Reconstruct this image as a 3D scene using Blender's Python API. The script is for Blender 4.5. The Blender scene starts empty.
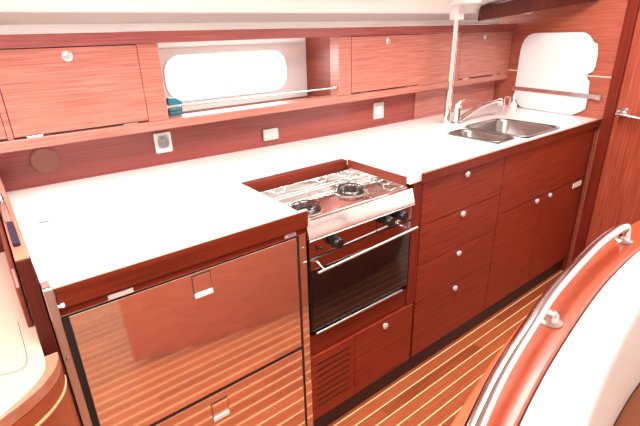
import bpy, bmesh, math
from mathutils import Vector, Matrix
S = bpy.context.scene
COL = S.collection

# ------------------------------------------------------------------ materials
def new_mat(name):
    m = bpy.data.materials.new(name); m.use_nodes = True
    nt = m.node_tree; b = nt.nodes['Principled BSDF']
    return m, nt, b

def plain(name, col, rough=.5, metal=0., coat=0., trans=0., spec=.5, bump=0., bscale=200., aniso=0.):
    m, nt, b = new_mat(name)
    b.inputs['Base Color'].default_value = (*col, 1)
    b.inputs['Roughness'].default_value = rough
    b.inputs['Metallic'].default_value = metal
    b.inputs['Coat Weight'].default_value = coat
    b.inputs['Transmission Weight'].default_value = trans
    b.inputs['Specular IOR Level'].default_value = spec
    if bump:
        tc = nt.nodes.new('ShaderNodeTexCoord'); n = nt.nodes.new('ShaderNodeTexNoise')
        n.inputs['Scale'].default_value = bscale; n.inputs['Detail'].default_value = 4
        bp = nt.nodes.new('ShaderNodeBump'); bp.inputs['Strength'].default_value = bump
        bp.inputs['Distance'].default_value = .002
        nt.links.new(tc.outputs['Object'], n.inputs['Vector'])
        nt.links.new(n.outputs['Fac'], bp.inputs['Height'])
        nt.links.new(bp.outputs['Normal'], b.inputs['Normal'])
    return m

def wood(name, dark, light, scale, rough=.35, coat=.3, coarse=.35, contrast=(.35, .68), spec=.5):
    """veneer: fine stripes along the axis with the smallest mapping scale + slow tone drift"""
    m, nt, b = new_mat(name)
    N = nt.nodes.new; L = nt.links.new
    tc = N('ShaderNodeTexCoord')
    mp = N('ShaderNodeMapping'); mp.inputs['Scale'].default_value = scale
    n1 = N('ShaderNodeTexNoise'); n1.inputs['Scale'].default_value = 1; n1.inputs['Detail'].default_value = 2
    n1.inputs['Roughness'].default_value = .6
    mp2 = N('ShaderNodeMapping'); mp2.inputs['Scale'].default_value = tuple(s * .18 for s in scale)
    n2 = N('ShaderNodeTexNoise'); n2.inputs['Scale'].default_value = 1; n2.inputs['Detail'].default_value = 3
    L(tc.outputs['Object'], mp.inputs['Vector']); L(tc.outputs['Object'], mp2.inputs['Vector'])
    L(mp.outputs['Vector'], n1.inputs['Vector']); L(mp2.outputs['Vector'], n2.inputs['Vector'])
    mx = N('ShaderNodeMix'); mx.data_type = 'FLOAT'; mx.inputs['Factor'].default_value = coarse
    L(n1.outputs['Fac'], mx.inputs['A']); L(n2.outputs['Fac'], mx.inputs['B'])
    cr = N('ShaderNodeValToRGB')
    cr.color_ramp.elements[0].position = contrast[0]; cr.color_ramp.elements[0].color = (*dark, 1)
    cr.color_ramp.elements[1].position = contrast[1]; cr.color_ramp.elements[1].color = (*light, 1)
    L(mx.outputs['Result'], cr.inputs['Fac']); L(cr.outputs['Color'], b.inputs['Base Color'])
    b.inputs['Roughness'].default_value = rough; b.inputs['Coat Weight'].default_value = coat
    b.inputs['Coat Roughness'].default_value = .15
    b.inputs['Specular IOR Level'].default_value = spec
    return m

WD, WL = (.27, .045, .022), (.56, .145, .075)
M = {}
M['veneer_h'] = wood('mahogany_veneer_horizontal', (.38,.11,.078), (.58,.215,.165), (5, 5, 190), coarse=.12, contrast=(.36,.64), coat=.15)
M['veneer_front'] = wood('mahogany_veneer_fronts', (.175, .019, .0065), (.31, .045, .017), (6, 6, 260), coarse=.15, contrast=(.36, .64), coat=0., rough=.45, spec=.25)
M['veneer_v'] = wood('mahogany_veneer_vertical', (.27, .042, .02), (.50, .11, .055), (170, 170, 4), coarse=.15, coat=.15)
M['panel_dark'] = wood('mahogany_panel_dark', (.23, .036, .028), (.36, .072, .054), (4, 4, 200))
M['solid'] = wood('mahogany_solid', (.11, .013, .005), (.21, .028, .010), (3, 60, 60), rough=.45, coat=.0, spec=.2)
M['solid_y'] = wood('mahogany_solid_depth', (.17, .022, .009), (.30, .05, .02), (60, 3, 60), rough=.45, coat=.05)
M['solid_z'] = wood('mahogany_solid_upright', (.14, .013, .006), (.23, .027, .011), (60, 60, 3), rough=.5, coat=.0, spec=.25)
M['cap'] = wood('mahogany_varnished', (.40, .05, .014), (.55, .088, .028), (8, 50, 50), rough=.3, coat=.25)
M['dark'] = wood('dark_mahogany_upright', (.055, .007, .004), (.095, .013, .007), (60, 60, 3), rough=.5, coat=0., spec=.25)
M['cornice'] = wood('mahogany_cornice_shaded', (.26, .05, .042), (.40, .10, .085), (5, 5, 190), coarse=.12, coat=.1)  # locker wood darkened; the shade on the cornice is in the colour
M['sinksteel'] = plain('satin_sink_steel', (.44, .41, .40), .24, 1.)
M['capping'] = wood('washed_out_mahogany', (.36, .12, .07), (.50, .20, .12), (30, 6, 30), rough=.35, coat=.3)  # mahogany lightened; its washed-out, overlit look is put into the colour
M['railmetal'] = plain('handrail_stainless_reddened', (.50, .41, .40), .10, 1.)  # steel darkened and reddened; the reflected wood is put into its colour
M['hob'] = plain('hob_stainless', (.80, .76, .74), .13, 1.)
M['setteewood'] = wood('settee_mahogany_brightened', (.62, .12, .04), (.78, .20, .075), (6, 50, 50), rough=.4, coat=0.)  # mahogany brightened to stand in for light missing on the settee back
M['veneer_bulk'] = wood('mahogany_veneer_bulkhead', (.33, .07, .038), (.50, .14, .085), (5, 5, 260), coarse=.12, contrast=(.36, .64), coat=.1)
M['palewood'] = plain('pale_edge', (.70, .48, .36), .4)
M['offwhite'] = plain('offwhite_plastic', (.60, .54, .52), .4)
M['purple'] = plain('purple_print', (.30, .22, .42), .5)
M['covermat'] = plain('dull_brown_cover', (.30, .11, .085), .5)
M['panelsteel'] = plain('dark_mirror_steel', (.50, .40, .39), .08, 1.)
M['orange'] = wood('teak_moulding', (.24, .045, .015), (.36, .08, .03), (10, 10, 40), rough=.3, coat=.5)
M['white'] = plain('white_worktop', (.90, .885, .86), .28, coat=.2, bump=.05)
M['liner'] = plain('white_headliner', (.87, .85, .82), .7, bump=.1, bscale=80)
M['linershade'] = plain('shaded_liner_trim', (.50, .44, .42), .7)  # shadow of the ceiling band is put into this grey
M['cream'] = plain('cream_laminate', (.56, .36, .28), .45, bump=.05)
M['leather'] = plain('white_leather', (.88, .86, .83), .5, bump=.25, bscale=60)
M['tan'] = plain('tan_upholstery', (.46, .15, .06), .6, bump=.2, bscale=90)
M['steel'] = plain('polished_stainless', (.78, .76, .74), .12, 1.)
M['steelb'] = plain('brushed_stainless', (.66, .65, .64), .3, 1., bump=.08, bscale=400)
M['fridge'] = plain('brushed_fridge_front', (.86, .74, .64), .055, .93)
M['chrome'] = plain('chrome', (.9, .9, .9), .06, 1.)
M['black'] = plain('black_enamel', (.012, .010, .010), .3)
M['rubber'] = plain('black_rubber_seal', (.014, .011, .011), .6)
M['ovenglass'] = plain('oven_glass', (.010, .008, .008), .06, coat=.3)
M['plastic'] = plain('white_plastic', (.85, .84, .82), .35)
M['greypl'] = plain('grey_plastic', (.34, .33, .34), .4)
M['teal'] = plain('teal_cover', (.01, .19, .26), .5)
M['navy'] = plain('navy_plastic', (.012, .006, .03), .5)
M['board'] = plain('white_board', (.88, .88, .88), .45)
M['kick'] = plain('dark_plinth', (.035, .012, .010), .6)
M['maple'] = plain('pale_inlay', (.85, .58, .27), .4)
M['sky'] = plain('clear_glass', (1, 1, 1), .0, trans=1.)
def pane_mat():
    m = bpy.data.materials.new('window_glass'); m.use_nodes = True; nt = m.node_tree; nt.nodes.clear()
    o = nt.nodes.new('ShaderNodeOutputMaterial'); mx = nt.nodes.new('ShaderNodeMixShader'); mx.inputs[0].default_value = .06
    a = nt.nodes.new('ShaderNodeBsdfTransparent'); g = nt.nodes.new('ShaderNodeBsdfGlossy'); g.inputs['Roughness'].default_value = .02
    nt.links.new(a.outputs[0], mx.inputs[1]); nt.links.new(g.outputs[0], mx.inputs[2]); nt.links.new(mx.outputs[0], o.inputs[0]); return m
M['sky'] = pane_mat()
M['clear'] = plain('clear_plastic', (.95, .85, .82), .08, trans=.9)

def floor_mat():
    m, nt, b = new_mat('teak_and_holly_floor'); N = nt.nodes.new; L = nt.links.new
    tc = N('ShaderNodeTexCoord'); sp = N('ShaderNodeSeparateXYZ'); L(tc.outputs['Object'], sp.inputs[0])
    def mth(op, a, bb=None, cc=None):
        n = N('ShaderNodeMath'); n.operation = op
        for i, v in enumerate((a, bb, cc)):
            if v is None: continue
            if isinstance(v, (int, float)): n.inputs[i].default_value = v
            else: L(v, n.inputs[i])
        return n.outputs[0]
    t = mth('DIVIDE', mth('SUBTRACT', sp.outputs[1], .978 - 5.0), .0505)
    fr = mth('FRACT', t); idx = mth('FLOOR', t)
    line = mth('LESS_THAN', mth('ABSOLUTE', mth('SUBTRACT', fr, .5)), .455)   # 0 on the inlay
    mp = N('ShaderNodeMapping'); mp.inputs['Scale'].default_value = (5, 140, 20)
    cb = N('ShaderNodeCombineXYZ'); L(mth('ADD', sp.outputs[0], mth('MULTIPLY', idx, 7.3)), cb.inputs[0]); L(sp.outputs[1], cb.inputs[1])
    L(cb.outputs[0], mp.inputs['Vector'])
    n1 = N('ShaderNodeTexNoise'); n1.inputs['Scale'].default_value = 1; n1.inputs['Detail'].default_value = 4
    L(mp.outputs[0], n1.inputs['Vector'])
    wn = N('ShaderNodeTexWhiteNoise'); wn.noise_dimensions = '2D'
    cb2 = N('ShaderNodeCombineXYZ'); L(idx, cb2.inputs[0])
    L(mth('FLOOR', mth('MULTIPLY', mth('ADD', sp.outputs[0], mth('MULTIPLY', idx, .37)), 1.6)), cb2.inputs[1]); L(cb2.outputs[0], wn.inputs['Vector'])
    f = mth('ADD', mth('MULTIPLY', n1.outputs['Fac'], .75), mth('MULTIPLY', wn.outputs['Value'], .3))
    cr = N('ShaderNodeValToRGB')
    cr.color_ramp.elements[0].position = .3; cr.color_ramp.elements[0].color = (.25, .048, .014, 1)
    cr.color_ramp.elements[1].position = .8; cr.color_ramp.elements[1].color = (.46, .12, .042, 1)
    L(f, cr.inputs['Fac'])
    mx = N('ShaderNodeMix'); mx.data_type = 'RGBA'
    mx.inputs['A'].default_value = (.9, .70, .38, 1)
    L(line, mx.inputs['Factor']); L(cr.outputs['Color'], mx.inputs['B'])
    L(mx.outputs['Result'], b.inputs['Base Color'])
    b.inputs['Roughness'].default_value = .32; b.inputs['Coat Weight'].default_value = .25
    return m
M['floor'] = floor_mat()

# ------------------------------------------------------------------ object helpers
def link(name, bm, mat, parent=None, label=None, smooth=False, bevel=0.):
    bmesh.ops.recalc_face_normals(bm, faces=bm.faces)
    me = bpy.data.meshes.new(name); bm.to_mesh(me); bm.free()
    if smooth:
        for p in me.polygons: p.use_smooth = True
    me.materials.append(M[mat])
    o = bpy.data.objects.new(name, me); COL.objects.link(o)
    if bevel:
        md = o.modifiers.new('edge_round', 'BEVEL'); md.width = bevel; md.segments = 2
        md.limit_method = 'ANGLE'; md.angle_limit = math.radians(40)
    if smooth:
        md = o.modifiers.new('split', 'EDGE_SPLIT'); md.split_angle = math.radians(45)
    if parent is not None:
        o.parent = parent; o.matrix_parent_inverse = chain(parent).inverted()
    if label: o['label'] = label
    return o

def chain(o):
    m = Matrix.Translation(o.location)
    return m if o.parent is None else chain(o.parent) @ o.matrix_parent_inverse @ m

def thing(name, label, cat, loc, group=None):
    o = bpy.data.objects.new(name, None); COL.objects.link(o); o.location = loc
    o.empty_display_size = .05
    return tag(o, label, cat, group)

def tag(o, label, cat, group=None):
    o['label'] = label; o['category'] = cat
    if group: o['group'] = group
    return o

def struct(o):
    o['kind'] = 'structure'; return o

def box(bm, x0, x1, y0, y1, z0, z1):
    v = [bm.verts.new((x, y, z)) for x in (x0, x1) for y in (y0, y1) for z in (z0, z1)]
    for f in ((0, 1, 3, 2), (4, 6, 7, 5), (0, 4, 5, 1), (2, 3, 7, 6), (0, 2, 6, 4), (1, 5, 7, 3)):
        bm.faces.new([v[i] for i in f])
    return v

def bx(*a):
    bm = bmesh.new(); box(bm, *a); return bm

def prism(bm, pts, h):
    """pts: 3-D outline, h: extrusion vector"""
    h = Vector(h); a = [bm.verts.new(p) for p in pts]; b = [bm.verts.new(Vector(p) + h) for p in pts]
    bm.faces.new(a); bm.faces.new(b[::-1]); n = len(a)
    for i in range(n): bm.faces.new((a[i], a[(i + 1) % n], b[(i + 1) % n], b[i]))
    return bm

def tube(bm, pts, r, seg=12, cap=True):
    pts = [Vector(p) for p in pts]; rr = r if isinstance(r, (list, tuple)) else [r] * len(pts)
    rings = []; prev = None
    for i, p in enumerate(pts):
        t = (pts[min(i + 1, len(pts) - 1)] - pts[max(i - 1, 0)]).normalized()
        if prev is None:
            up = Vector((0, 0, 1)) if abs(t.z) < .9 else Vector((1, 0, 0)); a = t.cross(up).normalized()
        else:
            a = (prev - t * prev.dot(t)).normalized()
        prev = a; b = t.cross(a)
        rings.append([bm.verts.new(p + (a * math.cos(k * math.tau / seg) + b * math.sin(k * math.tau / seg)) * rr[i]) for k in range(seg)])
    for i in range(len(rings) - 1):
        for k in range(seg):
            bm.faces.new((rings[i][k], rings[i][(k + 1) % seg], rings[i + 1][(k + 1) % seg], rings[i + 1][k]))
    if cap:
        bm.faces.new(rings[0][::-1]); bm.faces.new(rings[-1])
    return bm

def ring(bm, c, R, r, axis='z', seg=32):
    c = Vector(c); n = 8; g = []
    for i in range(seg):
        a = i * math.tau / seg; row = []
        for k in range(n):
            b = k * math.tau / n; q = R + r * math.cos(b); w = r * math.sin(b)
            p = Vector((q * math.cos(a), q * math.sin(a), w))
            if axis == 'y': p = Vector((p.x, p.z, p.y))
            row.append(bm.verts.new(c + p))
        g.append(row)
    for i in range(seg):
        for k in range(n):
            bm.faces.new((g[i][k], g[(i + 1) % seg][k], g[(i + 1) % seg][(k + 1) % n], g[i][(k + 1) % n]))
    return bm

def lathe(bm, c, prof, axis='z', seg=24, sgn=1):
    """prof: (radius, height along axis)"""
    c = Vector(c); rows = []
    for r, h in prof:
        row = []
        for k in range(seg):
            a = k * math.tau / seg
            if axis == 'z': p = Vector((r * math.cos(a), r * math.sin(a), h * sgn))
            elif axis == 'y': p = Vector((r * math.cos(a), h * sgn, r * math.sin(a)))
            else: p = Vector((h * sgn, r * math.cos(a), r * math.sin(a)))
            row.append(bm.verts.new(c + p))
        rows.append(row)
    for i in range(len(rows) - 1):
        for k in range(seg): bm.faces.new((rows[i][k], rows[i][(k + 1) % seg], rows[i + 1][(k + 1) % seg], rows[i + 1][k]))
    bm.faces.new(rows[0]); bm.faces.new(rows[-1][::-1])
    return bm

def spline(pts, n=8):
    P = [Vector(p) for p in pts]; P = [P[0] * 2 - P[1]] + P + [P[-1] * 2 - P[-2]]; out = []
    for i in range(1, len(P) - 2):
        for k in range(n):
            t = k / n; a, b, c, d = P[i - 1:i + 3]
            out.append(.5 * ((2 * b) + (c - a) * t + (2 * a - 5 * b + 4 * c - d) * t * t + (3 * b - a - 3 * c + d) * t ** 3))
    out.append(P[-2]); return out

def rrect(x0, x1, y0, y1, r, n=5):
    out = []
    for cx, cy, a0 in ((x1 - r, y1 - r, 0), (x0 + r, y1 - r, 90), (x0 + r, y0 + r, 180), (x1 - r, y0 + r, 270)):
        for k in range(n + 1):
            a = math.radians(a0 + 90 * k / n); out.append((cx + r * math.cos(a), cy + r * math.sin(a)))
    return out

def sweep(bm, path, sec):
    """path: 2-D points; sec: closed list of (offset towards -y side, z)"""
    P = [Vector(p[:2]) for p in path]; rows = []
    for i, p in enumerate(P):
        t = (P[min(i + 1, len(P) - 1)] - P[max(i - 1, 0)]).normalized(); n = Vector((t.y, -t.x))
        rows.append([bm.verts.new((*(p + n * o), z)) for o, z in sec])
    m = len(sec)
    for i in range(len(rows) - 1):
        for k in range(m): bm.faces.new((rows[i][k], rows[i][(k + 1) % m], rows[i + 1][(k + 1) % m], rows[i + 1][k]))
    bm.faces.new(rows[0]); bm.faces.new(rows[-1][::-1])
    return bm

# ------------------------------------------------------------------ the setting
struct(link('floor', bx(-1.2, 3.4, -1.6, 2.0, -.05, 0), 'floor'))

BK = [(-.55, 1.812), (.02, 1.775), (.8, 1.725), (1.5, 1.68), (2.77, 1.68)]     # line of the back panel
def yback(x):
    for (a, b), (c, d) in zip(BK, BK[1:]):
        if x <= c: return b + (d - b) * (x - a) / (c - a)
    return BK[-1][1]
bm = bmesh.new(); prism(bm, [(x, y, 0) for x, y in BK] + [(2.77, 1.99, 0), (-.55, 1.99, 0)], (0, 0, 1.085))
struct(link('wall_back', bm, 'panel_dark'))

# bulkhead on the right, slightly out of square
BP = Vector((2.675, .987)); BD = (Vector((2.777, 1.6)) - BP).normalized(); BN = Vector((BD.y, -BD.x))   # BN points away from the room
def bk(y, off=0.):
    p = BP + BD * ((y - BP.y) / BD.y) - BN * off
    return (p.x, p.y)
def bhx(y): return bk(y)[0]
def on_bulk(pts, o0, o1):
    """outline of (y, z) on the bulkhead, between offsets o0 and o1 into the room"""
    bm = bmesh.new()
    h = -BN * (o1 - o0)
    return prism(bm, [(*bk(y, o0), z) for y, z in pts], (h.x, h.y, 0))
def bulk_block(y0, y1, o0, o1, z0, z1):
    return on_bulk([(y0, z0), (y1, z0), (y1, z1), (y0, z1)], o0, o1)
struct(link('wall_right', bulk_block(.958, 1.80, -.04, 0, 0, 1.75), 'veneer_bulk'))
struct(link('trim_1', bulk_block(.905, .957, -.04, .012, 0, 1.9), 'solid_z', bevel=.003))
door = struct(link('door_1', bulk_block(.25, .904, -.035, -.004, .005, 1.9), 'veneer_v'))
# lever handle of the door
bm = bmesh.new(); c = bk(.868, -.004)
d0 = Vector((-BN.x, -BN.y, 0)); c3 = Vector((*c, .968))
tube(bm, [c3, c3 + d0 * .014], [.032, .027], 24)
tube(bm, [c3 + d0 * .008, c3 + d0 * .045], .010, 12)
al = Vector((-BD.x, -BD.y, 0))
tube(bm, [c3 + d0 * .045 - al * .006, c3 + d0 * .050 + al * .02, c3 + d0 * .046 + al * .06 - Vector((0, 0, .006)), c3 + d0 * .04 + al * .115 - Vector((0, 0, .010))], [.012, .014, .012, .010], 12)
link('door_handle', bm, 'chrome', door, 'chrome lever handle', smooth=True)

struct(link('wall_front', bx(-1.2, 3.4, -1.65, -1.601, 0, 2.0), 'liner'))
struct(link('wall_left', bx(-1.25, -1.2, -1.6, 2.0, 0, 2.0), 'liner'))
# ceiling: liner above the lockers, strip coloured grey for its shade, coachroof rising towards the camera
def ceil_prof(name, prof, mat, x0=-.6, x1=2.9, t=.02):
    bm = bmesh.new(); top = [(y, z + t) for y, z in prof][::-1]
    prism(bm, [(x0, y, z) for y, z in prof + top], (x1 - x0, 0, 0))
    return struct(link(name, bm, mat))
bm = bmesh.new(); box(bm, -.6, 2.60, 1.598, 1.66, 1.4125, 1.4365); struct(link('trim_2', bm, 'liner'))
ceil_prof('trim_3', [(1.66, 1.437), (1.595, 1.437), (1.505, 1.4635)], 'linershade', x1=2.60, t=.015)
ceil_prof('ceiling', [(1.9, 1.48), (1.505, 1.48), (1.504, 1.464), (1.488, 1.468), (1.46, 1.50), (1.38, 1.535), (1.15, 1.62), (1.02, 1.95), (-1.6, 1.95)], 'liner', x1=3.0, t=.03)
# coachroof trim board running to the bulkhead
bm = bmesh.new()
A0, A1, B0, B1 = Vector((2.175, 1.448, 1.427)), Vector((2.179, 1.448, 1.493)), Vector((2.68, 1.10, 1.511)), Vector((2.68, 1.10, 1.60))
prism(bm, [A0, B0, B1, A1], (.035, .037, 0))
o = struct(link('trim_4', bm, 'dark'))
0 and struct(link('trim_5', on_bulk([(1.62, 1.44), (1.10, 1.513), (.98, 1.535), (.98, 1.70), (1.62, 1.70)], .001, .03), 'solid_z'))

# worktop-level window in the hull behind the open locker
win = bmesh.new()
ho = []; hi = []
hole = rrect(.645, 1.235, 1.140, 1.325, .075, 6)
n = len(hole); cx, cz = .94, 1.2325
X0, X1, Z0, Z1 = .50, 1.37, 1.05, 1.42
def proj(px, pz):
    dx, dz = px - cx, pz - cz
    s = min(((X1 if dx > 0 else X0) - cx) / dx if abs(dx) > 1e-6 else 1e9, ((Z1 if dz > 0 else Z0) - cz) / dz if abs(dz) > 1e-6 else 1e9)
    return (cx + dx * s, cz + dz * s)
for (px, pz) in hole: ho.append((px, pz)); hi.append(proj(px, pz))
for y in (1.85,):
    a = [win.verts.new((p[0], y, p[1])) for p in ho]; b = [win.verts.new((p[0], y, p[1])) for p in hi]
    c_ = [win.verts.new((p[0] + (.006 if p[0] > cx else -.006), y + .03, p[1] + (.006 if p[1] > cz else -.006))) for p in ho]
    for i in range(n):
        j = (i + 1) % n
        win.faces.new((a[i], a[j], b[j], b[i])); win.faces.new((a[i], c_[i], c_[j], a[j]))
w = struct(link('window_1', win, 'liner'))
link('window_frame', tube(bmesh.new(), [(x, 1.849, z) for x, z in hole + hole[:1]], .004, 8, False), 'plastic', w, smooth=True)
link('pane', (lambda bm: prism(bm, [(x, 1.872, z) for x, z in hole], (0, .004, 0)))(bmesh.new()), 'sky', w)
bm = bmesh.new()
for z in (1.342, 1.352): box(bm, .60, 1.33, 1.842, 1.849, z, z + .004)
link('blind_rail', bm, 'plastic', w)

# plinth under the units
struct(link('baseboard_back', bx(.68, 2.66, .995, 1.02, 0, .092), 'kick'))

# ------------------------------------------------------------------ ledge, lockers
sh = thing('wall_shelf', 'long mahogany ledge running under the wall lockers and the window niche', 'shelf', (.3, 1.6, 1.085))
bm = bmesh.new(); box(bm, -.55, 2.768, 1.594, 1.667, 1.086, 1.1185); link('shelf_board', bm, 'veneer_h', sh, bevel=.003)
bm = bmesh.new(); box(bm, .551, 1.351, 1.668, 1.845, 1.089, 1.0995); link('niche_floor', bm, 'solid', sh)
bm = bmesh.new(); tube(bm, [(.552, 1.622, 1.158), (1.349, 1.622, 1.156)], .0042, 10)
ra = link('guard_rail', bm, 'chrome', sh, 'thin chrome rail across the window niche', smooth=True)
for x, s in ((.552, 1), (1.349, -1)):
    bm = bmesh.new(); lathe(bm, (x, 1.622, 1.157), [(.011, 0), (.011, .004), (.006, .010)], 'x', sgn=s); link('rail_socket', bm, 'steel', ra, smooth=True)
sh2 = thing('locker_cornice', 'mahogany cornice strip running along the top of the wall lockers', 'cornice', (.3, 1.6, 1.37))
bm = bmesh.new(); box(bm, -.55, 2.768, 1.586, 1.664, 1.375, 1.4115); link('moulding', bm, 'cornice', sh2, bevel=.003)

def knob(parent, x, y, z, r=.0125, mat='offwhite'):
    bm = bmesh.new(); lathe(bm, (x, y, z), [(r * .75, 0), (r * .75, .003), (r, .005), (r, .009), (r * .8, .0115), (r * .2, .012)], 'y', sgn=-1)
    return link('knob', bm, mat, parent, smooth=True)

def locker(x0, x1, doors, label, side_l, side_r):
    t = thing('wall_locker', label, 'locker', ((x0 + x1) / 2, 1.6, 1.12), 'wall lockers over the worktop')
    bm = bmesh.new()
    # face frame with door openings, and a box behind
    xs = [x0] + [v for d in doors for v in d[:2]] + [x1]
    for i in range(0, len(xs), 2): box(bm, xs[i], xs[i + 1], 1.600, 1.618, 1.1195, 1.374)
    for d in doors: box(bm, d[0], d[1], 1.606, 1.618, 1.1195, 1.374)
    box(bm, x0, x1, 1.6185, 1.66, 1.1195, 1.374)
    link('body', bm, 'veneer_h', t)
    if side_l: link('side_panel', bx(x0, x0 + .012, 1.6605, 1.845, 1.1005, 1.374), 'solid_y', t)
    if side_r: link('side_panel', bx(x1 - .012, x1, 1.6605, 1.845, 1.1005, 1.374), 'solid_y', t)
    for d0_, d1_, kx, hinges in doors:
        g = .0022
        bm = bmesh.new(); box(bm, d0_, d1_, 1.6035, 1.6055, 1.1205, 1.3735); link('gap_seal', bm, 'rubber', t)
        dr = link('door', bx(d0_ + g, d1_ - g, 1.598, 1.6033, 1.1255, 1.3715), 'veneer_h', t, bevel=.0008)
        bm = bmesh.new(); ring(bm, (kx, 1.5975, 1.347), .0135, .0022, 'y', 24)
        lathe(bm, (kx, 1.598, 1.347), [(.0125, 0), (.0125, .002), (.010, .004), (.003, .0045)], 'y', sgn=-1)
        link('knob', bm, 'steelb', dr, 'round silver push-button knob', smooth=True)
        for h0, h1 in hinges:
            link('hinge', bx(h0, h1, 1.592, 1.5975, 1.1195, 1.1245), 'steel', dr, 'small silver hinge', bevel=.001)
    return t
locker(-.55, .551, [(-.40, .075 - .012, -.15, []), (.078, .481, .27, [(.111, .154), (.392, .439)])],
       'salmon-lit mahogany locker at the far left, its door with a round silver knob', False, True)
locker(1.351, 2.768, [(1.426, 1.900, 1.662, [(1.477, 1.529), (1.80, 1.862)]), (2.245, 2.680, 2.468, [(2.279, 2.337), (2.584, 2.639)])],
       'long mahogany locker with two knobbed doors between window niche and bulkhead', True, False)

# teal packet standing in the niche
bm = bmesh.new(); prism(bm, [(.575, 1.655, 1.1195), (.625, 1.655, 1.1195), (.629, 1.655, 1.165), (.610, 1.655, 1.182), (.578, 1.655, 1.184)], (0, .022, 0))
pk = tag(link('packet', bm, 'teal', bevel=.001), 'small teal printed packet standing at the left end of the window niche', 'packet')
bm = bmesh.new()
for i in range(5):
    for j in range(3):
        box(bm, .582 + i * .009, .587 + i * .009 - (j % 2) * .002, 1.6537, 1.6549, 1.128 + j * .012, 1.133 + j * .012)
link('printed_marks', bm, 'greypl', pk)

# ------------------------------------------------------------------ items on the back panel
def plate(name, label, cat, cx_, cz_, w_, h_, inner, mat='plastic'):
    y = min(yback(cx_ - w_ / 2), yback(cx_ + w_ / 2)) - .0005
    t = thing(name, label, cat, (cx_, y, cz_ - h_ / 2))
    bm = bmesh.new(); prism(bm, [(x, y - .009, z) for x, z in rrect(cx_ - w_ / 2, cx_ + w_ / 2, cz_ - h_ / 2, cz_ + h_ / 2, .004, 3)], (0, .009, 0))
    link('face_plate', bm, mat, t, bevel=.001)
    if inner == 'socket':
        link('inner_square', bx(cx_ - w_ * .34, cx_ + w_ * .34, y - .0098, y - .0088, cz_ - w_ * .34, cz_ + w_ * .34), 'offwhite', t)
        bm = bmesh.new(); ring(bm, (cx_, y - .0105, cz_), w_ * .28, .0035, 'y', 28); lathe(bm, (cx_, y - .0098, cz_), [(w_ * .27, 0), (w_ * .26, .001)], 'y', sgn=-1)
        link('socket_well', bm, 'greypl', t, smooth=True)
        bm = bmesh.new()
        for s in (-1, 1): lathe(bm, (cx_ + s * .008, y - .0105, cz_), [(.002, 0), (.002, .0012)], 'y', 12, -1)
        link('pin_hole', bm, 'black', t)
        link('hinge_tab', bx(cx_ - w_ * .27, cx_ + w_ * .27, y - .013, y - .009, cz_ + h_ * .30, cz_ + h_ * .36), 'greypl', t)
    elif inner == 'rocker':
        link('rocker', bx(cx_ - w_ * .28, cx_ + w_ * .28, y - .013, y - .009, cz_ - h_ * .3, cz_ + h_ * .3), 'plastic', t, bevel=.002)
    else:
        link('cover_blank', bx(cx_ - w_ * .42, cx_ + w_ * .42, y - .0105, y - .009, cz_ - h_ * .36, cz_ + h_ * .36), mat, t, bevel=.001)
    return t
plate('power_socket', 'white square socket with round grey well, below the left locker', 'socket', .560, 1.009, .066, .078, 'socket')
plate('wall_plate', 'small blank white rectangular plate between the two sockets', 'plate', 1.035, .974, .076, .050, 'blank', 'offwhite')
plate('light_switch', 'white framed switch with grey rocker under the long locker', 'switch', 1.685, 1.005, .072, .084, 'rocker', 'offwhite')
bm = bmesh.new(); cxx, czz = .157, 1.008; yy = yback(.11) - .0005
lathe(bm, (cxx, yy - .006, czz), [(.043, 0), (.043, .004), (.041, .0048), (.01, .005)], 'y', 40, -1)
lathe(bm, (cxx, yy + .003, czz), [(.046, 0), (.046, .009)], 'y', 40, -1)
tag(link('round_cover', bm, 'covermat'), 'flush round dark wood cover on the back panel at far left', 'cover')
bm = bmesh.new(); box(bm, 1.972, 2.755, 1.672, 1.6795, .9215, 1.0855)
tag(link('splashback_panel', bm, 'veneer_h'), 'lighter mahogany splashback panel behind the tap, right half of the back wall', 'panel')

# ------------------------------------------------------------------ worktop with stove bay and sink cut-outs
wt = thing('worktop', 'continuous glossy white galley worktop along the hull side', 'worktop', (1.3, 1.4, .895))
xs = [.022, .14, .40, .668, .9, 1.146, 1.5, 1.79, 1.96, 1.975, 2.33, 2.50, 99]
ys = [.9735, 1.003, 1.035, 1.322, 1.345, 1.36, 9]
def vx(i, j):
    y = ys[j] if ys[j] < 5 else None
    x = xs[i]
    if x > 50:
        x = bhx(y if y else 1.68) - .0015
    if y is None: y = min(yback(x), 1.8) - .001
    return (x, y)
bm = bmesh.new(); T = {}; Bv = {}
for i in range(len(xs)):
    for j in range(len(ys)):
        x, y = vx(i, j); T[i, j] = bm.verts.new((x, y, .92)); Bv[i, j] = bm.verts.new((x, y, .894))
def solid_cell(i, j):
    if i < 0 or j < 0 or i >= len(xs) - 1 or j >= len(ys) - 1: return False
    x0_, x1_, y0_, y1_ = xs[i], xs[i + 1], ys[j], ys[j + 1]
    if x0_ >= .668 and x1_ <= 1.146 and y1_ <= 1.345: return False
    if x0_ >= 1.79 and x1_ <= 1.96 and y0_ >= 1.035 and y1_ <= 1.322: return False
    if x0_ >= 1.975 and x1_ <= 2.33 and y0_ >= 1.003 and y1_ <= 1.36: return False
    return True
for i in range(len(xs) - 1):
    for j in range(len(ys) - 1):
        if not solid_cell(i, j): continue
        c4 = [(i, j), (i + 1, j), (i + 1, j + 1), (i, j + 1)]
        bm.faces.new([T[c] for c in c4]); bm.faces.new([Bv[c] for c in c4[::-1]])
        for (a, b, ni, nj) in ((0, 1, i, j - 1), (1, 2, i + 1, j), (2, 3, i, j + 1), (3, 0, i - 1, j)):
            if not solid_cell(ni, nj): bm.faces.new((T[c4[b]], T[c4[a]], Bv[c4[a]], Bv[c4[b]]))
for v in [v for v in bm.verts if not v.link_faces]: bm.verts.remove(v)
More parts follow.
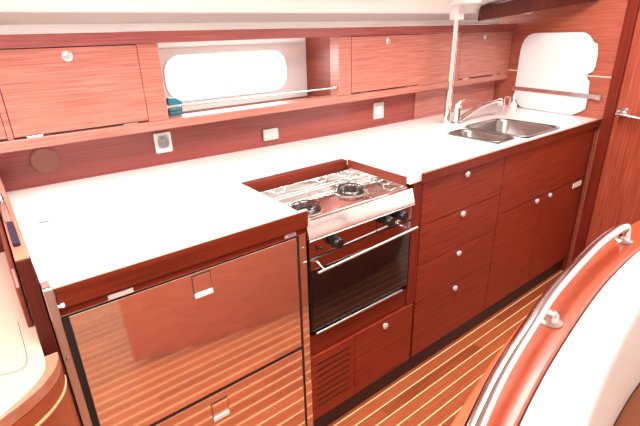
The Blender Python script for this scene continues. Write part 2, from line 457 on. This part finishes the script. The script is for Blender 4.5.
link('slab', bm, 'white', wt)
bm = bmesh.new(); prism(bm, [(.040, .962, .869), (.692, .962, .869), (.692, .973, .869), (.040, .973, .869)], (0, 0, .0515))
link('front_fiddle', bm, 'solid', wt, 'raised mahogany edge in front of the refrigerator', bevel=.002)
link('edge_band', bx(.040, .692, .9615, .973, .9207, .9235), 'palewood', wt, 'pale edge line on top of the front edge')
link('edge_band', bx(1.205, 2.664, .9615, .973, .9242, .9255), 'capping', wt)
bm = bmesh.new(); prism(bm, [(1.205, .962, .886), (2.664, .962, .886), (2.666, .973, .886), (1.205, .973, .886)], (0, 0, .038))
link('front_fiddle', bm, 'solid', wt, 'raised mahogany edge in front of the drawers and sink', bevel=.002)
bm = bmesh.new(); box(bm, .672, 1.142, 1.305, 1.3385, .872, .915)
link('back_fiddle', bm, 'solid', wt, 'mahogany batten behind the stove', bevel=.002)
bm = bmesh.new(); box(bm, .066, .094, 1.366, 1.378, .9195, .926); box(bm, .094, .120, 1.370, 1.372, .9195, .9205)
link('lid_latch', bm, 'steelb', wt, 'tiny metal finger latch of the cold box lid')
for x, y in ((2.44, 1.03), (2.50, 1.04)):
    bm = bmesh.new(); lathe(bm, (x, y, .9201), [(.006, 0), (.006, .004), (.003, .006)]); link('deck_screw', bm, 'steel', wt)

# ------------------------------------------------------------------ sink
sk = thing('sink', 'stainless double-bowl sink set into the white worktop by the bulkhead', 'sink', (2.08, 1.18, .77))
def bowl(x0, x1, y0, y1, depth, name, r):
    bm = bmesh.new(); rows = []
    for off, z, rr in ((.012, .9235, r + .01), (.0, .9245, r), (-.003, .915, r), (-.012, .92 - depth + .03, r), (-.022, .92 - depth + .008, r * .9), (-.045, .92 - depth, r * .6)):
        rows.append([bm.verts.new((x, y, z)) for x, y in rrect(x0 - off, x1 + off, y0 - off, y1 + off, rr, 6)])
    for a, b in zip(rows, rows[1:]):
        for k in range(len(a)):
            l = (k + 1) % len(a); bm.faces.new((a[k], a[l], b[l], b[k]))
    bm.faces.new(rows[-1])
    o = link(name, bm, 'sinksteel', sk, smooth=True)
    md = o.modifiers.new('t', 'SOLIDIFY'); md.thickness = .0015; md.offset = 1
    bm = bmesh.new(); lathe(bm, ((x0 + x1) / 2, (y0 + y1) / 2, .92 - depth), [(.022, 0), (.022, .002), (.012, .0035), (.003, .0035)])
    link('drain', bm, 'chrome', o, smooth=True)
bowl(1.80, 1.95, 1.045, 1.315, .12, 'small_bowl', .05)
bowl(1.985, 2.32, 1.013, 1.352, .19, 'main_bowl', .06)
bm = bmesh.new(); box(bm, 1.94, 1.992, 1.06, 1.30, .9205, .9235)
link('bridge', bm, 'steelb', sk)

# ------------------------------------------------------------------ tap
tp = thing('mixer_tap', 'chrome mixer tap with long rising spout beside the steel pole', 'tap', (2.03, 1.432, .92))
bm = bmesh.new(); lathe(bm, (2.03, 1.432, .9205), [(.026, 0), (.026, .006), (.019, .012), (.018, .075), (.021, .08), (.021, .095), (.012, .105)])
link('tap_body', bm, 'chrome', tp, smooth=True)
bm = bmesh.new(); tube(bm, spline([(2.045, 1.43, .935), (2.12, 1.425, .965), (2.22, 1.415, .995), (2.32, 1.402, 1.012), (2.375, 1.395, 1.010)], 5), [.013] * 16 + [.013, .014, .015, .016, .016], 14)
sp_ = link('spout', bm, 'chrome', tp, smooth=True)
bm = bmesh.new(); tube(bm, [(2.368, 1.396, 1.012), (2.378, 1.394, .985)], [.015, .013], 14); link('spout_head', bm, 'chrome', sp_, smooth=True)
bm = bmesh.new(); tube(bm, spline([(2.03, 1.432, 1.015), (2.045, 1.428, 1.035), (2.075, 1.42, 1.044), (2.12, 1.41, 1.045)], 4), [.010] * 5 + [.007] * 8, 10)
link('lever', bm, 'chrome', tp, smooth=True)

# dispenser and wire loop between tap and bulkhead
ds = thing('soap_dispenser', 'little white pump bottle at the foot of the white board', 'bottle', (2.665, 1.475, .92))
bm = bmesh.new(); lathe(bm, (2.665, 1.475, .9205), [(.019, 0), (.021, .004), (.021, .030), (.012, .042), (.008, .046)]); link('bottle_body', bm, 'plastic', ds, smooth=True)
bm = bmesh.new(); lathe(bm, (2.665, 1.475, .9665), [(.007, 0), (.007, .014), (.010, .016), (.008, .040), (.003, .052)]); link('pump', bm, 'plastic', ds, smooth=True)
bm = bmesh.new(); tube(bm, [(2.445, 1.405, .921), (2.440, 1.407, 1.010), (2.447, 1.410, 1.020), (2.520, 1.420, 1.012), (2.532, 1.424, 1.000), (2.532, 1.43, .921)], .0045, 10)
tag(link('wire_loop', bm, 'clear', smooth=True), 'thin upright translucent loop standing between tap spout and white pump bottle', 'holder')

# ------------------------------------------------------------------ pole
pl = thing('support_pole', 'polished steel pole from the worktop up to the ceiling', 'pole', (1.985, 1.462, .92))
bm = bmesh.new(); tube(bm, [(1.985, 1.462, .923), (1.994, 1.462, 1.44)], .0175, 20); link('pole_tube', bm, 'chrome', pl, smooth=True)
bm = bmesh.new(); lathe(bm, (1.972, 1.450, .9203), [(.055, 0), (.055, .003), (.02, .005)], seg=32); link('base_flange', bm, 'plastic', pl, smooth=True)
bm = bmesh.new(); box(bm, 1.966, 2.024, 1.436, 1.486, 1.432, 1.510); link('ceiling_bracket', bm, 'plastic', pl, bevel=.008)
bm = bmesh.new(); lathe(bm, (1.985, 1.418, 1.500), [(.072, 0), (.080, .004), (.080, .02)], seg=36); link('ceiling_flange', bm, 'plastic', pl, smooth=True)

# ------------------------------------------------------------------ chopping board in its clip, on the bulkhead
outline = [(1.418, 1.358), (1.162, 1.360), (1.138, 1.357), (1.115, 1.346), (1.097, 1.328), (1.085, 1.312), (1.060, 1.301), (1.050, 1.25), (1.049, 1.189), (1.058, 1.160), (1.080, 1.150),
           (1.086, 1.141), (1.080, 1.125), (1.065, 1.112), (1.056, 1.03), (1.058, .965), (1.085, .945), (1.128, .9225), (1.441, .9225), (1.470, .928), (1.492, .945), (1.508, .968), (1.518, .998), (1.525, 1.05), (1.522, 1.256), (1.516, 1.295), (1.503, 1.325), (1.480, 1.345), (1.450, 1.355)]
cb = link('cutting_board', on_bulk(outline, .006, .018), 'board', bevel=.003)
tag(cb, 'large white cutting board with notched edge leaning on the bulkhead', 'board')
rl = thing('board_rail', 'horizontal brushed steel bar clamping the white board to the bulkhead', 'rail', (*bk(1.25), 1.03))
link('bar', bulk_block(.985, 1.528, .0195, .0235, 1.024, 1.048), 'hob', rl, bevel=.001)
for y in (.995, 1.532): link('bracket', bulk_block(y - .014, y + .012, .0003, .027 if y < 1.2 else .0193, 1.022, 1.050), 'steel', rl, bevel=.002)
bm = bulk_block(1.055, 1.095, .0238, .030, 1.028, 1.044); link('clip', bm, 'greypl', rl, bevel=.002)
struct(link('trim_6', bulk_block(.962, 1.618, .0002, .003, 1.137, 1.142), 'plastic'))

# ------------------------------------------------------------------ refrigerator
fr = thing('refrigerator', 'two-drawer refrigerator with coppery brushed metal fronts at the left end', 'refrigerator', (.35, 1.2, 0))
link('body', bx(.0205, .690, .992, 1.55, .001, .8935), 'solid', fr)
link('frame', (lambda bm: (box(bm, .0205, .038, .970, .9915, .02, .8505), bm)[1])(bmesh.new()), 'steelb', fr, 'pale metal side frame', bevel=.001)
link('seal', (lambda bm: (box(bm, .0385, .664, .9738, .9915, .035, .8445), bm)[1])(bmesh.new()), 'rubber', fr)
link('stile', bx(.6645, .6895, .9735, .9915, .02, .8505), 'solid_z' if 0 else 'fridge', fr, bevel=.001)
link('top_strip', bx(.0385, .664, .970, .9915, .8475, .8505), 'steelb', fr)
def fridge_door(z0, z1, hx, hz):
    d = link('door', bx(.0525, .653, .970, .9735, z0, z1), 'fridge', fr, bevel=.0015)
    for a in ((hx - .026, hx + .026, .9690, .9699, hz - .034, hz + .034),):
        bm = bmesh.new(); box(bm, a[0], a[1], a[2], a[3], a[4], a[5]); link('handle_recess', bm, 'rubber', d)
        link('handle_flap', bx(a[0] + .002, a[1] - .002, .9676, .9689, a[4] + .018, a[5] - .003), 'fridge', d, bevel=.0005)
        link('handle', bx(a[0] + .001, a[1] - .001, .964, .9689, a[4] + .002, a[4] + .0165), 'plastic', d, 'bright pale finger pull', bevel=.0015)
fridge_door(.4515, .8425, .355, .803)
fridge_door(.040, .4395, .355, .380)
for x, z in ((.0297, .745), (.0297, .10), (.677, .80), (.677, .30)):
    bm = bmesh.new(); lathe(bm, (x, .9695 if x < .1 else .9733, z), [(.004, 0), (.004, .0015), (.002, .003)], 'y', 12, -1); link('screw', bm, 'steel', fr, smooth=True)
link('latch_tag', bx(.555, .60, .955, .9565, .8525, .858), 'plastic', fr) if 0 else None
link('top_rail', bx(.0385, .6895, .968, .9915, .8508, .8685), 'solid', fr, 'narrow wooden rail over the upper door')
link('latch_plate', bx(.135, .190, .9655, .9678, .8515, .8625), 'offwhite', fr, 'small white striker plate')
st_ = link('sticker', bx(.612, .650, .9668, .9678, .8535, .8640), 'offwhite', fr, 'small purple and white sticker')
link('print', bx(.622, .646, .9661, .9667, .8560, .8620), 'purple', st_)

# small hinge block beside the fiddle
hb = thing('corner_bracket', 'small steel corner bracket with white button at the worktop left front corner', 'bracket', (.03, .97, .86))
bm = bmesh.new(); box(bm, .0205, .0385, .955, .969, .852, .925); link('plate', bm, 'steelb', hb, bevel=.001)
bm = bmesh.new(); lathe(bm, (.0388, .961, .878), [(.0035, 0), (.0035, .005), (.0055, .006), (.0055, .012)], 'x', 14); link('button', bm, 'plastic', hb, smooth=True)
bm = bmesh.new(); box(bm, .0205, .036, .96, .99, .9255, .931); link('hinge_leaf', bm, 'steel', hb, bevel=.001)

# ------------------------------------------------------------------ stove
ST0 = len(bpy.data.objects)
st = thing('gas_stove', 'stainless gimballed gas stove with two burners and black glass oven door', 'stove', (.93, 1.15, .46))
link('oven_body', bx(.708, 1.155, .986, 1.30, .462, .818), 'black', st)
link('control_panel', (lambda bm: prism(bm, [(.700, .966, .757), (.700, .985, .757), (.700, .985, .816), (.700, .966, .816)], (.464, 0, 0)))(bmesh.new()), 'panelsteel', st, 'mirror-polished control panel', bevel=.001)
for x, z in ((.798, .786), (1.028, .793), (1.094, .795)):
    bm = bmesh.new(); lathe(bm, (x, .9658, z), [(.020, 0), (.020, .004), (.013, .007), (.013, .015), (.017, .017), (.0175, .029), (.015, .032), (.003, .0325)], 'y', 24, -1)
    kb = link('control_knob', bm, 'black', st, smooth=True)
bm = bmesh.new(); lathe(bm, (.742, .969, .778), [(.006, 0), (.006, .006), (.004, .008)], 'y', 14, -1); link('igniter_button', bm, 'black', st, smooth=True)
bm = bmesh.new(); box(bm, .727, .730, .9625, .966, .772, .790); link('flame_mark', bm, 'black', st)
od = link('oven_door', (lambda bm: (box(bm, .700, 1.164, .968, .985, .478, .7535), bm)[1])(bmesh.new()), 'black', st, bevel=.002)
link('door_strip', bx(.703, 1.161, .9655, .9679, .712, .752), 'panelsteel', od, 'polished strip above the oven glass')
link('glass', bx(.706, 1.158, .9645, .9679, .486, .7115), 'ovenglass', od, 'black oven glass', bevel=.001)
bm = bmesh.new(); tube(bm, [(.703, .927, .722), (1.152, .927, .741)], .0048, 14); h_ = link('handle', bm, 'steelb', od, 'round steel towel-bar handle', smooth=True)
for x in (.728, 1.125):
    bm = bmesh.new(); tube(bm, [(x, .9645, .736), (x, .929, .723 + (x - .703) * .042)], .0045, 10); link('handle_bracket', bm, 'steel', h_, smooth=True)
link('bottom_bar', bx(.715, 1.135, .962, .974, .464, .472), 'steelb', st, 'thin steel bar under the oven door', bevel=.002)
for x in (.694, 1.1665):
    bm = bmesh.new(); lathe(bm, (x, .98, .72), [(.005, 0), (.005, .003)], 'z', 12); link('side_pin', bm, 'steel', st)
# hob tray
bm = bmesh.new()
y0, y1, x0, x1 = .957, 1.298, .695, 1.140
box(bm, x0, x1 + .026, y0 + .0095, y1, .8195, .8455)
prism(bm, [(x0, y0 - .002, .817), (x0, y0 + .0055, .817), (x0, y0 + .0160, .876), (x0, y0 + .0135, .876), (x0, y0 - .002, .823)], (x1 - x0 + .026, 0, 0))
box(bm, x0, x1 + .026, y0 - .0035, y0 + .004, .8155, .8195)
tray = link('hob_tray', bm, 'hob', st, bevel=.0015)
bm = bmesh.new(); box(bm, .70, 1.135, 1.283, 1.287, .8456, .880); link('splash_plate', bm, 'steel', tray)
bm = bmesh.new(); box(bm, 1.1355, 1.1385, .97, 1.282, .8456, .886); link('side_guard', bm, 'steel', tray, bevel=.001)
bm = bmesh.new(); box(bm, .698, .701, .97, 1.282, .8456, .886); link('side_guard', bm, 'steel', tray, bevel=.001)
bm = bmesh.new(); tube(bm, [(.700, 1.28, .884), (.700, .976, .884), (.710, .967, .884), (1.128, .967, .884), (1.140, .976, .884), (1.140, 1.28, .884)], .0034, 10)
link('guard_rail', bm, 'chrome', st, 'chrome fiddle rail round the hob', smooth=True)
for (px, py) in ((.800, 1.115), (1.030, 1.150)):
    bm = bmesh.new(); lathe(bm, (px, py, .8458), [(.062, 0), (.062, .001), (.056, .004), (.045, .002), (.034, .002), (.032, .010), (.030, .012), (.005, .012)], seg=36)
    b_ = link('burner', bm, 'steel', st, smooth=True)
    bm = bmesh.new(); lathe(bm, (px, py, .8581), [(.024, 0), (.024, .003), (.018, .005), (.004, .0055)], seg=28); link('burner_cap', bm, 'black', b_, smooth=True)
    bm = bmesh.new(); lathe(bm, (px, py, .8485), [(.052, 0), (.052, .0008), (.036, .0012)], seg=36); link('burner_dish', bm, 'black', b_, smooth=True)
    bm = bmesh.new(); ring(bm, (px, py, .8625), .046, .0020)
    for k in range(4):
        a = k * math.pi / 2 + .35; cdx, cdy = math.cos(a), math.sin(a)
        tube(bm, [(px + cdx * .010, py + cdy * .010, .8675), (px + cdx * .040, py + cdy * .040, .8675), (px + cdx * .050, py + cdy * .050, .850)], .0020, 8)
    link('pan_support', bm, 'black', b_, smooth=True)
# pan clamps: bent rods on the rail
def clamp(pts):
    bm = bmesh.new(); tube(bm, pts, .0022, 8); link('pan_clamp', bm, 'chrome', st, 'thin bent chrome pan clamp', smooth=True)
for cx0, cy0, sx, sy in ((1.105, 1.00, -1, 1), (1.105, 1.10, -1, 1), (1.105, 1.20, -1, 1), (.95, 1.262, 1, -1), (1.06, 1.262, 1, -1), (.76, 1.262, 1, -1)):
    if sx < 0: pts = [(1.134, cy0, .878), (cx0, cy0, .882), (cx0 - .008, cy0 + .012, .872), (cx0 - .008, cy0 + .045, .872), (cx0, cy0 + .057, .882), (1.134, cy0 + .057, .878)]
    else: pts = [(cx0, 1.282, .876), (cx0, cy0, .884), (cx0 + .012, cy0 - .01, .872), (cx0 + .045, cy0 - .01, .872), (cx0 + .057, cy0, .884), (cx0 + .057, 1.282, .876)]
    clamp(pts)
bm = bmesh.new()
for yy_ in (1.225, 1.245): tube(bm, [(.705, yy_, .862), (1.132, yy_, .864)], .0022, 8)
link('rear_grille', bm, 'chrome', st, 'two thin chrome rods behind the burners', smooth=True)
seam = link('panel_seam', bx(.985, .9875, .9650, .9659, .759, .815), 'rubber', st)
for sy in (1.18,):
    bm = bmesh.new(); lathe(bm, (1.1665, sy, .80), [(.012, 0), (.012, .006)], 'x', 16); link('gimbal_pin', bm, 'steel', st)

st.location.y += .008
# ------------------------------------------------------------------ base units
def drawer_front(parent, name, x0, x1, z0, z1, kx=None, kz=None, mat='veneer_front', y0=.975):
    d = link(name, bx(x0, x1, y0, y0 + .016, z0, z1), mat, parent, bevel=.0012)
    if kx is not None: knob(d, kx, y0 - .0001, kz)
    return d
# unit under the stove
u = thing('vented_cabinet', 'low mahogany cabinet with louvred vent under the stove', 'cabinet', (.94, 1.2, 0))
link('carcass', bx(.6915, 1.2065, .992, 1.45, .093, .378), 'kick', u)
v = link('vent_panel', bx(.692, .891, .975, .991, .094, .374), 'veneer_front', u, bevel=.001)
for k in range(8):
    z = .3325 - k * .0268
    link('slot', bx(.712, .866, .9742, .9749, z, z + .0055), 'black', v)
drawer_front(u, 'door', .8935, 1.2065, .094, .374, 1.045, .345)
link('upper_rail', bx(.6915, 1.167, .982, .993, .3785, .4575), 'solid', u)

# side cheek between stove and drawers
bm = bmesh.new(); box(bm, 1.1695, 1.2175, .977, 1.30, .3790, .8935); box(bm, 1.146, 1.2175, 1.3005, 1.62, .4055, .8935)
link('bay_trim', bx(1.1425, 1.1455, .990, 1.30, .862, .9185), 'solid_y', wt)
tag(link('stove_cheek', bm, 'solid_z', bevel=.001), 'upright mahogany side panel between the stove and the drawer stack', 'panel')
bm = bmesh.new(); box(bm, .6915, 1.1455, 1.37, 1.40, .4055, .8935)
tag(link('stove_bay_back', bm, 'panel_dark'), 'dark wooden back panel of the bay behind the stove', 'panel')

u = thing('drawer_unit', 'mahogany stack of four knobbed drawers right of the stove', 'drawers', (1.49, 1.2, 0))
link('carcass', bx(1.2185, 1.7605, .992, 1.60, .093, .8935), 'kick', u)
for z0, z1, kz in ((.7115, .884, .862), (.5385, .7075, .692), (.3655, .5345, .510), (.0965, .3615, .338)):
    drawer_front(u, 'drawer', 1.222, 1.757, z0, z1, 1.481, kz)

u = thing('sink_cabinet', 'mahogany cabinet below the sink with two knobbed doors', 'cabinet', (2.2, 1.2, 0))
link('carcass', bx(1.7615, 2.655, .992, 1.60, .093, .70), 'kick', u)
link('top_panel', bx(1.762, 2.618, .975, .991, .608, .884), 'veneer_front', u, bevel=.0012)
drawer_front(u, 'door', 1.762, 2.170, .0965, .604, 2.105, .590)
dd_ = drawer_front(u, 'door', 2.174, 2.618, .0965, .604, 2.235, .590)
link('tag_plate', bx(2.50, 2.598, .971, .9748, .562, .590), 'plastic', dd_, 'small white plastic plate', bevel=.001)
link('end_filler', bx(2.6185, 2.6715, .975, .991, .0, .884), 'solid_z', u)
bm = bmesh.new(); tube(bm, [(2.648, .9715, .02), (2.648, .9715, .872)], .0018, 8)
es = link('edge_rod', bm, 'capping', u, 'thin metal edging rod', smooth=True)
for z in (.50, .78):
    bm = bmesh.new(); lathe(bm, (2.648, .9685, z), [(.006, 0), (.006, .002), (.003, .003)], 'y', 12, -1); link('screw', bm, 'steel', es)

# ------------------------------------------------------------------ partition and cabinet at the left
bm = bmesh.new(); box(bm, -.008, .018, .962, 1.764, 0.0005, 1.0)
tag(link('partition_panel', bm, 'dark', bevel=.0015), 'tall narrow dark wooden partition standing left of the refrigerator', 'panel')
bm = bmesh.new(); box(bm, -.0075, .0175, .963, 1.763, 1.0003, 1.004)
tag(link('partition_capping', bm, 'capping', bevel=.001), 'orange wood capping strip along the top of the partition', 'trim')
kn = thing('silver_utensil', 'silver utensil with dark navy handle lying on the partition capping', 'utensil', (.003, 1.2, 1.004))  # a silver utensil of no identified kind
bm = bmesh.new(); prism(bm, [(x, y, 1.0045) for x, y in rrect(-.0035, .0105, 1.030, 1.170, .004, 3)], (0, 0, .010)); link('handle', bm, 'navy', kn, 'navy plastic handle', bevel=.002)
bm = bmesh.new()
tube(bm, [(.0035, 1.171, 1.010), (.003, 1.21, 1.013), (.002, 1.30, 1.014), (.003, 1.42, 1.012)], [.005, .008, .007, .004], 12)
tube(bm, [(-.004, 1.19, 1.016), (.000, 1.28, 1.022), (.006, 1.36, 1.016)], [.004, .005, .003], 10)
link('blade', bm, 'chrome', kn, 'shiny metal shank', smooth=True)

cab = thing('corner_cabinet', 'cream-topped cabinet with rounded wooden front corner at the lower left edge', 'cabinet', (-.15, .95, 0))
inner = [(-.010, .915), (-.011, .892), (-.019, .862), (-.039, .834), (-.068, .809), (-.097, .788), (-.15, .762), (-.25, .73), (-.40, .70)]
outer = [(.014, .915), (.013, .899), (.005, .869), (-.010, .844), (-.030, .822), (-.060, .800), (-.097, .779), (-.15, .750), (-.25, .715), (-.40, .685)]
inner = [tuple(p) for p in spline([(*p, 0) for p in inner], 3)]; outer = [tuple(p) for p in spline([(*p, 0) for p in outer], 3)]
bm = bmesh.new(); prism(bm, [(-.010, .9155, .780)] + [(p[0], p[1], .780) for p in inner] + [(-.40, 1.55, .780), (-.010, 1.55, .780)], (0, 0, .0195))
link('top', bm, 'cream', cab, 'cream top with engraved lid outline')
gr = spline([(-.0380, 1.10, 0), (-.0375, 1.036, 0), (-.0370, .96, 0), (-.040, .925, 0), (-.052, .910, 0), (-.07, .912, 0), (-.13, .93, 0)], 5)
bm = bmesh.new(); sweep(bm, [(p.x, p.y) for p in gr], [(0, .7990), (.0012, .7990), (.0012, .8001), (0, .8001)]); link('lid_groove', bm, 'kick', cab)
def shell(z0, z1, grow=0.):
    bm = bmesh.new(); out_ = [(p[0], p[1]) for p in outer]; n_ = len(out_)
    pts = []
    for i, p in enumerate(out_):
        a = Vector(out_[max(0, i - 1)]); b = Vector(out_[min(n_ - 1, i + 1)]); t_ = (b - a).normalized(); nn = Vector((-t_.y, t_.x))
        if nn.x * 1 + nn.y * -1 < 0: nn = -nn
        pts.append(Vector(p) + nn * grow)
    inn = [Vector((p[0], p[1])) for p in inner]
    prism(bm, [(p.x, p.y, z0) for p in pts] + [(p.x, p.y, z0) for p in inn[::-1]], (0, 0, z1 - z0)); return bm
link('rim', shell(.779, .806), 'capping', cab, 'rounded varnished wooden rim', bevel=.002)
link('front', shell(.0005, .778), 'orange', cab, 'curved orange-brown wooden front')
bm = shell(.738, .744, .0012); link('inlay', bm, 'maple', cab, 'pale inlaid line')
link('carcass', bx(-.39, -.0115, .93, 1.54, .001, .7795), 'kick', cab)
bm = bmesh.new(); prism(bm, [(-.012, y, z) for y, z in ((1.055, .8005), (1.70, .8005), (1.70, .93), (1.10, .93), (1.062, .90), (1.05, .85))], (-.011, 0, 0))
tag(link('wooden_batten', bm, 'solid_y', bevel=.003), 'round-ended wooden batten lying along the left side of the partition', 'batten')

# ------------------------------------------------------------------ settee on the right
se = thing('settee', 'curved settee back with varnished cap, white leather cushion and steel handrail', 'sofa', (1.0, .2, 0))
path = [tuple(p)[:2] for p in spline([(.29, .150, 0), (.40, .182, 0), (.52, .213, 0), (.69, .249, 0), (.927, .286, 0), (1.105, .305, 0), (1.299, .312, 0), (1.5, .303, 0), (1.75, .275, 0), (2.0, .23, 0)], 6)]
bm = bmesh.new(); sweep(bm, path, [(-.078, .832), (-.080, .838), (-.078, .848), (-.072, .852), (-.003, .852), (0, .848), (0, .832)]); link('cap', bm, 'cap', se, 'varnished red wooden cap', smooth=True)
bm = bmesh.new(); sweep(bm, path, [(.050, .0005), (-.020, .25), (-.068, .55), (-.0775, .831), (-.05, .831), (-.045, .55), (.0, .25), (.065, .0005)]); link('back_panel', bm, 'setteewood', se, smooth=True)
cush = [(.0015, .50), (.0015, .838), (.006, .850), (.018, .856), (.045, .858), (.070, .853), (.081, .842), (.086, .820), (.094, .70), (.097, .60), (.096, .50)]
bm = bmesh.new(); sweep(bm, path, cush); link('backrest', bm, 'leather', se, 'white leather backrest', smooth=True)
bm = bmesh.new(); sweep(bm, path, [(.098, .40), (.098, .50), (.11, .508), (.45, .508), (.46, .50), (.46, .40)]); link('seat', bm, 'tan', se, 'tan seat cushion', smooth=True)
bm = bmesh.new(); sweep(bm, path, [(.068, .0005), (.01, .25), (-.015, .395), (.43, .395), (.43, .0005)]); link('base', bm, 'solid', se)
rp = spline([(.30, .186, .905), (.426, .226, .905), (.544, .260, .905), (.686, .291, .905), (.843, .321, .905), (1.085, .350, .905), (1.20, .356, .905), (1.27, .356, .903), (1.302, .355, .892), (1.307, .354, .855)], 7)
bm = bmesh.new(); tube(bm, rp, .0125, 18); hr = link('handrail', bm, 'railmetal', se, 'polished curved handrail', smooth=True)
for x, y, top in ((.803, .303, (.757, .3045, .900)), (1.307, .354, (1.307, .354, .892))):
    bm = bmesh.new(); lathe(bm, (x, y, .8525), [(.022, 0), (.022, .003), (.014, .006), (.0135, .012), (.013, .018), (.008, .024)], seg=24)
    rp_ = link('rail_post', bm, 'steelb', hr, smooth=True)
    bm = bmesh.new(); tube(bm, [(x, y, .866), ((x + top[0]) / 2, (y + top[1]) / 2, (.872 + top[2]) / 2), top], .009, 12); link('rail_arm', bm, 'steelb', hr, smooth=True)


# ------------------------------------------------------------------ light
w = bpy.data.worlds.new('daylight'); S.world = w; w.use_nodes = True
bg = w.node_tree.nodes['Background']; bg.inputs[0].default_value = (1, .97, .94, 1); bg.inputs[1].default_value = 1.5
def area(name, loc, target, size, power, col=(1, .96, .92)):
    l = bpy.data.lights.new(name, 'AREA'); l.shape = 'RECTANGLE'; l.size, l.size_y = size; l.energy = power; l.color = col
    o = bpy.data.objects.new(name, l); COL.objects.link(o); o.location = loc
    o.rotation_euler = (Vector(target) - Vector(loc)).to_track_quat('-Z', 'Y').to_euler(); return o
area('companionway_daylight', (.12, .74, 1.93), (.35, .85, .6), (1.1, .5), 38)
area('window_daylight', (.94, 2.02, 1.34), (.75, .3, .55), (.75, .35), 5, (.97, .98, 1))
area('hatch_daylight', (1.7, .74, 1.93), (1.75, .95, .6), (.9, .5), 18)

# ------------------------------------------------------------------ camera
cam = bpy.data.cameras.new('camera'); co = bpy.data.objects.new('camera', cam); COL.objects.link(co)
cam.sensor_width = 36; cam.lens = 442.4 / 640 * 36; cam.clip_start = .02
yaw, pit, rol = (math.radians(a) for a in (37.42, 22.38, -1.46))
f = Vector((math.sin(yaw) * math.cos(pit), math.cos(yaw) * math.cos(pit), -math.sin(pit)))
r0 = Vector((math.cos(yaw), -math.sin(yaw), 0)); u0 = r0.cross(f)
r = r0 * math.cos(rol) + u0 * math.sin(rol); uu = -r0 * math.sin(rol) + u0 * math.cos(rol)
m = Matrix((r, uu, -f)).transposed().to_4x4(); m.translation = (0, 0, 1.40); co.matrix_world = m
S.camera = co
vs = S.view_settings; vs.view_transform = 'Standard'; vs.look = 'None'; vs.gamma = 1; vs.use_curve_mapping = False
vs.exposure = .78
